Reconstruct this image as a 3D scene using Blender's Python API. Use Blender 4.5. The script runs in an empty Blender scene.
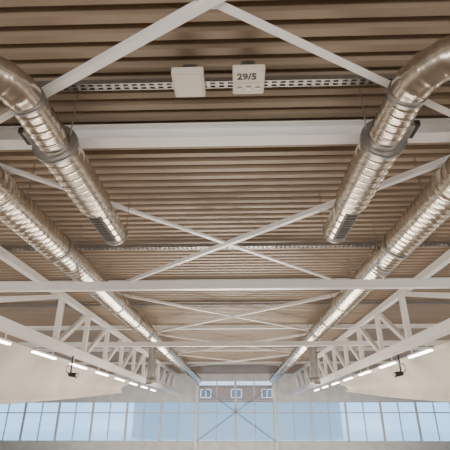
import bpy, math
from mathutils import Vector, Matrix
S=bpy.context.scene
CZ=3.6
CX=0.27

# ---------- materials ----------
def mat(name,col,rough=.6,metal=0,noise=None,bump=0,emis=0,col2=None):
    m=bpy.data.materials.new(name);m.use_nodes=True
    n=m.node_tree.nodes;l=m.node_tree.links;b=n['Principled BSDF']
    b.inputs['Base Color'].default_value=(*col,1);b.inputs['Roughness'].default_value=rough;b.inputs['Metallic'].default_value=metal
    if noise:
        tc=n.new('ShaderNodeTexCoord');t=n.new('ShaderNodeTexNoise');t.inputs['Scale'].default_value=noise;t.inputs['Detail'].default_value=5
        l.new(tc.outputs['Object'],t.inputs['Vector'])
        r=n.new('ShaderNodeValToRGB');c2=col2 or tuple(c*.82 for c in col)
        r.color_ramp.elements[0].color=(*c2,1);r.color_ramp.elements[1].color=(*col,1)
        r.color_ramp.elements[0].position=.35;r.color_ramp.elements[1].position=.65
        l.new(t.outputs['Fac'],r.inputs['Fac']);l.new(r.outputs['Color'],b.inputs['Base Color'])
        if bump:
            bp=n.new('ShaderNodeBump');bp.inputs['Strength'].default_value=bump;bp.inputs['Distance'].default_value=.02
            l.new(t.outputs['Fac'],bp.inputs['Height']);l.new(bp.outputs['Normal'],b.inputs['Normal'])
    if emis:
        b.inputs['Emission Color'].default_value=(*col,1);b.inputs['Emission Strength'].default_value=emis
    return m
M_deck=mat('deck_paint',(.335,.26,.19),.5,0,noise=.6,col2=(.30,.23,.165))
M_steel=mat('white_steel',(.94,.93,.92),.32,0,noise=2,col2=(.90,.89,.88))
M_galv=mat('galvanized',(.74,.68,.60),.26,.94,noise=5,bump=.04,col2=(.56,.51,.44))
M_galv2=mat('galvanized_dark',(.38,.37,.36),.38,.85,noise=6)
M_dark=mat('dark_grille',(.03,.03,.03),.5)
M_black=mat('black_plastic',(.02,.02,.02),.4)
M_panel=mat('beige_panel',(.66,.59,.52),.7,0,noise=.5)
M_wall=mat('wall_paint',(.56,.51,.46),.8,0,noise=1)
M_sill=mat('sill_white',(.88,.87,.85),.6,0,noise=1)
M_floor=mat('floor_resin',(.36,.30,.24),.5,0,noise=.8)
M_box=mat('box_cream',(.80,.74,.64),.5,0,noise=4,col2=(.76,.70,.60))
M_lamp=mat('tube_light',(1,.97,.9),.4,emis=14)
M_snow=mat('outdoor_ground',(.8,.82,.85),.9,0,noise=.3)
M_alu=mat('window_frame',(.85,.85,.85),.5,.0,noise=3)
M_rod=mat('brace_rod_grey',(.22,.22,.24),.5,.0,noise=3)
M_pane=mat('dark_pane',(.12,.14,.17),.2,.0,noise=3)
def brick():
    m=bpy.data.materials.new('brick');m.use_nodes=True;n=m.node_tree.nodes;l=m.node_tree.links
    t=n.new('ShaderNodeTexBrick');t.inputs['Color1'].default_value=(.24,.085,.055,1);t.inputs['Color2'].default_value=(.19,.065,.045,1);t.inputs['Mortar'].default_value=(.22,.13,.1,1);t.inputs['Scale'].default_value=2
    tc=n.new('ShaderNodeTexCoord');l.new(tc.outputs['Object'],t.inputs['Vector']);l.new(t.outputs['Color'],n['Principled BSDF'].inputs['Base Color']);return m
M_brick=brick()
def glass(name,tint,frost):
    m=bpy.data.materials.new(name);m.use_nodes=True;n=m.node_tree.nodes;l=m.node_tree.links
    n.remove(n['Principled BSDF']);o=n['Material Output']
    a=n.new('ShaderNodeBsdfTransparent');a.inputs['Color'].default_value=(*tint,1)
    t=n.new('ShaderNodeBsdfTranslucent');t.inputs['Color'].default_value=(*tint,1)
    g=n.new('ShaderNodeBsdfGlossy');g.inputs['Roughness'].default_value=.15
    x=n.new('ShaderNodeMixShader');x.inputs[0].default_value=frost
    y=n.new('ShaderNodeMixShader');y.inputs[0].default_value=.04
    l.new(a.outputs[0],x.inputs[1]);l.new(t.outputs[0],x.inputs[2]);l.new(x.outputs[0],y.inputs[1]);l.new(g.outputs[0],y.inputs[2]);l.new(y.outputs[0],o.inputs['Surface'])
    return m
M_frost=glass('frosted_glass',(.42,.66,.85),.5)
M_clear=glass('clear_glass',(.9,.94,.96),.0)

# ---------- helpers ----------
def link(o,parent=None):
    S.collection.objects.link(o)
    if parent: o.parent=parent
    return o
def empty(name):
    e=bpy.data.objects.new(name,None);S.collection.objects.link(e);return e
def mesh(name,v,f,m,parent=None,smooth=False):
    me=bpy.data.meshes.new(name);me.from_pydata([tuple(p) for p in v],[],f);me.materials.append(m)
    if smooth:
        for p in me.polygons:p.use_smooth=True
    me.update();return link(bpy.data.objects.new(name,me),parent)
def boxdata(c,s):
    v=[(c[0]+dx*s[0]/2,c[1]+dy*s[1]/2,c[2]+dz*s[2]/2) for dx in(-1,1) for dy in(-1,1) for dz in(-1,1)]
    f=[(0,1,3,2),(4,6,7,5),(0,4,5,1),(2,3,7,6),(0,2,6,4),(1,5,7,3)]
    return v,f
def box(name,c,s,m,parent=None,bev=0):
    v,f=boxdata(c,s);o=mesh(name,v,f,m,parent)
    if bev:
        b=o.modifiers.new('b','BEVEL');b.width=bev;b.segments=2
    return o
def boxes(name,lst,m,parent=None):
    V=[];F=[]
    for c,s in lst:
        v,f=boxdata(c,s);k=len(V);V+=v;F+=[tuple(i+k for i in q) for q in f]
    return mesh(name,V,F,m,parent)
def extr(name,p1,p2,prof,m,parent=None,up=Vector((0,0,1))):
    p1=Vector(p1);p2=Vector(p2);t=(p2-p1).normalized();s=t.cross(up).normalized();u=s.cross(t)
    n=len(prof);V=[p+s*a+u*b for p in(p1,p2) for a,b in prof]
    F=[(i,(i+1)%n,n+(i+1)%n,n+i) for i in range(n)]+[tuple(range(n))[::-1],tuple(range(n,2*n))]
    return mesh(name,V,F,m,parent)
def rect(w,h): return [(-w/2,-h/2),(w/2,-h/2),(w/2,h/2),(-w/2,h/2)]
def ibeam(w,h,t=.02,tw=.012):
    a=w/2;b=h/2;c=tw/2
    return [(-a,-b),(a,-b),(a,-b+t),(c,-b+t),(c,b-t),(a,b-t),(a,b),(-a,b),(-a,b-t),(-c,b-t),(-c,-b+t),(-a,-b+t)]
def angle(w,t=.012): return [(-w/2,-w/2),(w/2,-w/2),(w/2,-w/2+t),(-w/2+t,-w/2+t),(-w/2+t,w/2),(-w/2,w/2)]
def sweep(name,pts,rf,m,parent=None,seg=36,caps=True,up=Vector((0,0,1))):
    pts=[Vector(p) for p in pts];V=[];F=[];s=0
    for i,p in enumerate(pts):
        if i: s+=(p-pts[i-1]).length
        a=pts[max(i-1,0)];b=pts[min(i+1,len(pts)-1)];t=(b-a).normalized()
        sd=t.cross(up).normalized();u=sd.cross(t)
        for k in range(seg):
            ph=2*math.pi*k/seg;r=rf(s,ph);V.append(p+sd*math.cos(ph)*r+u*math.sin(ph)*r)
    for i in range(len(pts)-1):
        for k in range(seg):
            k2=(k+1)%seg;F.append((i*seg+k,i*seg+k2,(i+1)*seg+k2,(i+1)*seg+k))
    if caps:
        F.append(tuple(range(seg))[::-1]);F.append(tuple((len(pts)-1)*seg+k for k in range(seg)))
    o=mesh(name,V,F,m,parent,True)
    for p in o.data.polygons:
        if len(p.vertices)>4:p.use_smooth=False
    return o
def spiral(R,pitch,a=.012,w=.2):
    def f(s,ph):
        x=(s/pitch-ph/(2*math.pi))%1
        return R+(a*math.sin(math.pi*x/w) if x<w else 0)
    return f
def line(p,q,step):
    p=Vector(p);q=Vector(q);n=max(1,int((q-p).length/step));return [p.lerp(q,i/n) for i in range(n+1)]

# ---------- room shell ----------
Y0,Y1=-12,55; XW=30; ZD=5+CZ
pitch=.30;dep=.16
V=[];prof=[];y=Y0
while y<Y1:
    prof+=[(y,ZD),(y+.135,ZD),(y+.165,ZD+dep),(y+.27,ZD+dep)];y+=pitch
prof.append((Y1,ZD))
F=[]
for i,(yy,z) in enumerate(prof):
    V+=[(-XW,yy,z),(XW,yy,z)]
    if i:F.append((2*i-2,2*i-1,2*i+1,2*i))
n0=len(V)
V+=[(-XW,Y0,ZD+.4),(XW,Y0,ZD+.4),(XW,Y1,ZD+.4),(-XW,Y1,ZD+.4)];F.append((n0,n0+1,n0+2,n0+3))
mesh('ceiling',V,F,M_deck)
box('floor',(0,(Y0+Y1)/2,-.1),(2*XW,Y1-Y0,.2),M_floor)
box('wall_left',(-XW-.1,(Y0+Y1)/2,ZD/2),(.2,Y1-Y0,ZD),M_wall)
box('wall_right',(XW+.1,(Y0+Y1)/2,ZD/2),(.2,Y1-Y0,ZD),M_wall)
box('wall_back',(0,Y0-.1,ZD/2),(2*XW,.2,ZD),M_wall)
zb=CZ-2.56; zt=CZ+1.78; zc_=CZ+4.2; xc=4.75
wf=boxes('wall_front',[((0,Y1+.1,zb/2),(2*XW,.2,zb)),
  ((-(XW+xc)/2,Y1+.1,(zt+ZD)/2),(XW-xc,.2,ZD-zt)),(((XW+xc)/2,Y1+.1,(zt+ZD)/2),(XW-xc,.2,ZD-zt)),
  ((0,Y1+.1,(zc_+ZD)/2),(2*xc,.2,ZD-zc_))],M_sill)
box('trim_1',(0,Y1-.05,zb-.06),(2*XW,.35,.12),M_sill)
def window(idx,x0,x1,z0,z1,dx,trans,g,wm=.12):
    e=empty('window_%d'%idx);L=[]
    n=round((x1-x0)/dx)
    for i in range(n+1):
        x=x0+(x1-x0)*i/n;L.append(((x,Y1+.05,(z0+z1)/2),(wm*(2.2 if i%2==0 else 1),.14,z1-z0)))
    for z in [z0+.04,z1-.04]+trans: L.append(((( x0+x1)/2,Y1+.05,z),(x1-x0,.12,.12)))
    boxes('frame',L,M_alu,e)
    mesh('glass',[(x0,Y1+.08,z0),(x1,Y1+.08,z0),(x1,Y1+.08,z1),(x0,Y1+.08,z1)],[(0,1,2,3)],g,e)
tr=[CZ+.55]
window(1,-XW,-xc-.1,zb,zt,2.1,tr,M_frost)
window(2,xc+.1,XW,zb,zt,2.1,tr,M_frost)
window(3,-xc+.1,xc-.1,zb,zt,2.35,tr,M_frost)
window(4,-xc+.1,xc-.1,zt,zc_,2.35,[],M_clear)
for sx in(-1,1):
    extr('steel_column',(sx*xc,Y1-.3,0),(sx*xc,Y1-.3,ZD-.02),ibeam(.3,.3,.04,.04),M_steel,up=Vector((0,1,0)))
wb=empty('window_wind_brace')
for sx in(-1,1):
    extr('rod',(sx*xc,Y1-.45-.08*sx,CZ-2.6),(-sx*xc,Y1-.45-.08*sx,CZ+3.8),rect(.10,.10),M_rod,wb)

# ---------- roof beams ----------
for yy in(6.3,):
    extr('roof_beam',(-18,yy,CZ+4.79),(18,yy,CZ+4.79),ibeam(.30,.32,.03,.03),M_steel)
for yy in(15.9,24.8,33.7,42.6):
    extr('roof_beam',(-18,yy,CZ+4.86),(18,yy,CZ+4.86),ibeam(.2,.22,.02,.02),M_steel)
for yy in(11.8,22.5):
    extr('tie_beam',(-14,yy,CZ+3.52),(14,yy,CZ+3.52),[(-.10,-.12),(.10,-.12),(.10,.12),(-.10,.12)],M_steel)
def xb(ya,yb,w,s=.11):
    e=empty('roof_cross_brace')
    for k,sx in enumerate((-1,1)):
        extr('brace_arm',(sx*w,ya,CZ+4.56-.05*k),(-sx*w,yb,CZ+4.56-.05*k),angle(s),M_steel,e)
    box('gusset',(0,(ya+yb)/2,CZ+4.53),(.26,.26,.015),M_steel,e)
    boxes('corner_plate',[((sx*w,yy,CZ+4.58),(.35,.25,.03)) for sx in(-1,1) for yy in(ya,yb)],M_steel,e)
xb(.6,6.1,4.9,.12);xb(6.5,15.5,4.75,.12);xb(16.1,24.6,4.75,.12);xb(25,33.5,4.75);xb(33.9,42.4,4.75)

# ---------- longitudinal trusses ----------
nodes=[-9.9,-3.2,3.5,10.1,16.8,20.15,23.5,26.85,30.2,33.55,36.9,40.2,43.6,47,50.3]
for sx in(-1,1):
    e=empty('roof_truss');x=sx*7.0;zb_=CZ+2.62;zt_=CZ+4.62
    extr('bottom_chord',(x,Y0,zb_),(x,Y1-.5,zb_),rect(.40,.30),M_steel,e)
    extr('top_chord',(x,Y0,zt_),(x,Y1-.5,zt_),rect(.22,.24),M_steel,e)
    for i,yy in enumerate(nodes):
        extr('post_%d'%i,(x,yy,zb_),(x,yy,zt_),rect(.20,.20),M_steel,e,up=Vector((0,1,0)))
        if i: extr('diagonal_%d'%i,(x,nodes[i-1]+.1,zb_+.05),(x,yy-.1,zt_-.05),rect(.18,.19),M_steel,e,up=Vector((1,0,0)))

# ---------- side fascia panels ----------
for sx in(-1,1):
    V=[];F=[];N=40;K=12
    ys=[2+31*i/N for i in range(N+1)]
    for yy in ys:
        t=max(0,(yy-12)/21);bot=.28+1.45*t**1.3
        for k in range(K+1):
            a=k/K;z=2.40+(bot-2.40)*a
            x=7.55+.75*math.sin(a*math.pi*.5)+.25*math.sin(a*math.pi)
            V.append((sx*x,yy,CZ+z))
    for i in range(N):
        for k in range(K):
            a=i*(K+1)+k;F.append((a,a+1,a+K+2,a+K+1))
    o=mesh('side_fascia_panel',V,F,M_panel,None,True)
    sm=o.modifiers.new('s','SOLIDIFY');sm.thickness=.06

# ---------- strip lights ----------
for sx in(-1,1):
    for yy in(12.5,16.2,19.9,23.6,27.3,31,34.7,38.4):
        e=empty('strip_light')
        boxes('stem',[((sx*7.05,yy+q,CZ+2.35),(.03,.03,.26)) for q in(-.7,.7)],M_steel,e)
        box('housing',(sx*7.05,yy,CZ+2.20),(.16,2.1,.07),M_steel,e,.01)
        box('diffuser',(sx*7.05,yy,CZ+2.14),(.13,2.0,.05),M_lamp,e,.01)
for sx in(-1,1):
    e=empty('spotlight');x=7.2*sx if sx>0 else -6.95;yy=18.8;z=CZ+1.70
    box('bracket',(x,yy,z+.38),(.05,.05,.78),M_black,e)
    sweep('can',line((x+.05*sx,yy,z),(x-.32*sx,yy-.1,z-.05),.05),lambda s,p:.09+.05*s,M_black,e,20)
    sweep('lens_ring',line((x-.30*sx,yy-.1,z-.05),(x-.36*sx,yy-.1,z-.06),.03),lambda s,p:.13,M_galv,e,20)
    sweep('cable',[(x+.05*sx,yy,z),(x+.2*sx,yy,z+.12),(x+.22*sx,yy,z+.3),(x+.05*sx,yy,z+.42)],lambda s,p:.02,M_black,e,8)

# ---------- long ducts ----------
for sx in(-1,1):
    e=empty('spiral_supply_duct');x=sx*4.47;z=CZ+4.08
    sweep('pipe',line((x,-6,z),(x,53.5,z),.03),spiral(.365,.21,.018,.25),M_galv,e,32)
    for i,yy in enumerate([1.0+3*i for i in range(18)]):
        sweep('collar_%d'%i,line((x,yy,z),(x,yy+.14,z),.14),lambda s,p:.395,M_galv2 if i%3==0 else M_galv,e,32)
        boxes('hanger_%d'%i,[((x+.395*q,yy+.5,(z+ZD)/2),(.012,.04,ZD-z)) for q in(-1,1)],M_galv2,e)
    yd=24.0
    sweep('drop_pipe',line((x,yd,z-.3),(x,yd,CZ+1.95),.035),spiral(.22,.2,.01),M_galv2,e,28,up=Vector((0,1,0)))
    sweep('drop_diffuser',line((x,yd,CZ+1.95),(x,yd,CZ+1.65),.1),lambda s,p:.27,M_galv2,e,28,up=Vector((0,1,0)))

# ---------- branch ducts ----------
for sx in(-1,1):
    e=empty('branch_air_duct');D=2.62*sx;z=CZ+4.0;R=.7;ye=4.4
    a=line((sx*4.15,ye-R,z),(sx*(2.62+R),ye-R,z),.03)
    arc=[Vector((sx*(2.62+R-R*math.sin(t)),ye-R*math.cos(t),z)) for t in [math.pi/2*i/30 for i in range(1,31)]]
    sweep('feed_pipe',a,spiral(.245,.16,.012),M_galv,e)
    def elb(s,p):
        L=R*math.pi/2;x=(s%(L/5))
        return .247+(.014 if x<.045 else 0)
    sweep('elbow',[a[-1]]+arc,elb,M_galv,e)
    sweep('pipe',line((D,ye,z),(D,5.6,z),.02),spiral(.245,.16,.014,.22),M_galv,e)
    for i,(ya,w,r) in enumerate([(ye-.03,.08,.268),(5.40,.10,.36)]):
        sweep('collar_%d'%i,line((D,ya,z),(D,ya+w,z),w),lambda s,p:r,M_galv2,e)
    def sil(s,p):
        if s<.02:return .28
        return .318+(.012 if (s%.21)<.035 else 0)
    sweep('silencer',line((D,5.45,z),(D,7.5,z),.0175),sil,M_galv,e)
    sweep('end_piece',line((D,7.45,z),(D,9.05,z),.03),lambda s,p:.272+(.01 if (s%.3)<.04 else 0),M_galv,e)
    sweep('end_ring',line((D,9.0,z),(D,9.07,z),.07),lambda s,p:.295,M_galv2,e)
    th=math.radians(2)
    nrm=Vector((sx*math.sin(th),0,-math.cos(th)));tan=Vector((math.cos(th),0,sx*math.sin(th)))
    c=Vector((D,8.2,z))+nrm*.275
    def slab(nm,off,hw,hy,th_,m,yc=0):
        cc=c+nrm*off;V=[cc+tan*(hw*i)+Vector((0,yc+hy*j,0))+nrm*(th_*k) for i in(-1,1) for j in(-1,1) for k in(-1,1)]
        _,f=boxdata((0,0,0),(1,1,1));return mesh(nm,V,f,m,e)
    slab('grille_frame',0,.13,.66,.025,M_galv2)
    slab('grille_core',.02,.105,.61,.012,M_dark)
    for i in range(10):
        slab('louver_%d'%i,.035,.105,.004,.008,M_galv2,-.54+.12*i)
    for i,yy in enumerate((5.2,8.8)):
        boxes('hanger_%d'%i,[((D+.33*q,yy,(z+ZD)/2),(.012,.03,ZD-z)) for q in(-1,1)],M_galv2,e)
    box('damper_actuator',(sx*3.0,5.25,z+.02),(.12,.34,.10),M_black,e,.01)
    box('damper_plate',(sx*2.91,5.25,z+.02),(.1,.40,.2),M_galv2,e,.01)

# ---------- cable trays ----------
def tray(yy,w,x0,x1):
    e=empty('cable_tray');z=CZ+4.88
    L=[((( x0+x1)/2,yy+q*w/2,z),(x1-x0,.018,.09)) for q in(-1,1)]
    x=x0
    while x<x1:
        L.append(((x,yy,z-.03),(.06,w,.02)));x+=.14
    L+=[(((x0+x1)/2,yy,z-.035),(x1-x0,.025,.015))]
    boxes('rails_and_rungs',L,M_galv2,e)
    box('cables',((x0+x1)/2,yy,z+.02),(x1-x0,w*.8,.04),M_black,e)
tray(5.08,.13,-14,14);tray(12.1,.16,-18,18);tray(19.4,.16,-18,18)

# ---------- boxes near the tray ----------
e=empty('pale_fixture_box')  # closed pale fixture box, no lamp in it
bx=-.32;by=4.83
box('body',(bx-.10,by,CZ+4.66),(.48,.50,.14),M_box,e,.02)
box('cover',(bx-.10,by,CZ+4.58),(.42,.44,.03),M_box,e,.01)
box('mount',(bx-.10,by+.02,CZ+4.86),(.2,.1,.27),M_galv2,e)
e=empty('numbered_junction_box')
nx=.49;ny=4.78
box('body',(nx,ny,CZ+4.64),(.48,.50,.12),M_box,e,.02)
box('label_plate',(nx,ny-.15,CZ+4.565),(.42,.20,.03),M_box,e,.005)
box('mount',(nx,ny+.02,CZ+4.85),(.2,.1,.29),M_galv2,e)
boxes('slots',[((nx-.14+.28*i,ny+.12,CZ+4.572),(.07,.05,.02)) for i in(0,1)]+[((nx,ny+.12,CZ+4.572),(.08,.08,.02))],M_galv2,e)
tcu=bpy.data.curves.new('label_text','FONT');tcu.body='29/5';tcu.size=.165;tcu.align_x='CENTER';tcu.align_y='CENTER';tcu.extrude=.002;tcu.offset=.004
t=bpy.data.objects.new('label_text',tcu);link(t,e);tcu.materials.append(M_black)
t.location=(nx-.03,ny-.15,CZ+4.546)
t.rotation_euler=(math.pi,0,0)

# ---------- outside ----------
box('outdoor_ground',(0,100,-.3),(260,89,.2),M_snow)
e=empty('brick_building')
box('body',(0,92,4.7),(40,8,9.4),M_brick,e)
box('roof',(0,92,9.8),(41,9,.8),M_snow,e)
boxes('window_panes',[((x,87.95,7.9),(1.9,.1,1.4)) for x in range(-18,19,6)],M_pane,e)
boxes('window_surrounds',[((x+q,87.93,7.9),(.16,.16,1.6)) for x in range(-18,19,6) for q in(-1,0,1)]+[((x,87.93,7.9+q),(2.1,.16,.14)) for x in range(-18,19,6) for q in(-.75,.75)],M_sill,e)

# ---------- lights ----------
def area(name,loc,d,sx,sy,p,col):
    l=bpy.data.lights.new(name,'AREA');l.shape='RECTANGLE';l.size=sx;l.size_y=sy;l.energy=p;l.color=col
    o=bpy.data.objects.new(name,l);o.location=loc;S.collection.objects.link(o)
    o.rotation_euler=Vector(d).to_track_quat('-Z','Y').to_euler();return o
area('fill_left',(-26,12,2),(1,0,.2),36,2.4,3900,(1,.92,.81))  # added side fill for deck and duct streaks; left wall has no window
area('fill_right',(26,12,2),(-1,0,.2),36,2.4,3900,(1,.92,.81))  # matching added fill, in front of a windowless right wall
area('fill_back',(0,-9,1.8),(0,1,.35),30,2.5,2000,(1,.97,.93))  # unseen fill added behind the camera to brighten near beam faces
for i,(yy,p) in enumerate(((12,450),(24,1500),(37,3200))):
    area('floor_bounce_fill_%d'%i,(0,yy,.3),(0,-.9,1),10,2.5,p,(1,.89,.76))  # added out-of-view panels standing in for daylight bounced off the floor
area('sill_fill',(0,44,.35),(0,1,.05),40,.5,1300,(1,.97,.93))  # fill added below the view to brighten sill and window frames
W=bpy.data.worlds.new('World');S.world=W;W.use_nodes=True
W.node_tree.nodes['Background'].inputs[0].default_value=(.70,.84,1,1);W.node_tree.nodes['Background'].inputs[1].default_value=3.2

# ---------- camera ----------
c=bpy.data.cameras.new('camera');c.lens=36*415/450;c.sensor_width=36;c.clip_end=500
o=bpy.data.objects.new('camera',c);S.collection.objects.link(o)
o.location=(CX,0,CZ);o.rotation_euler=(math.radians(90+24.9),0,math.radians(1.63))
S.camera=o
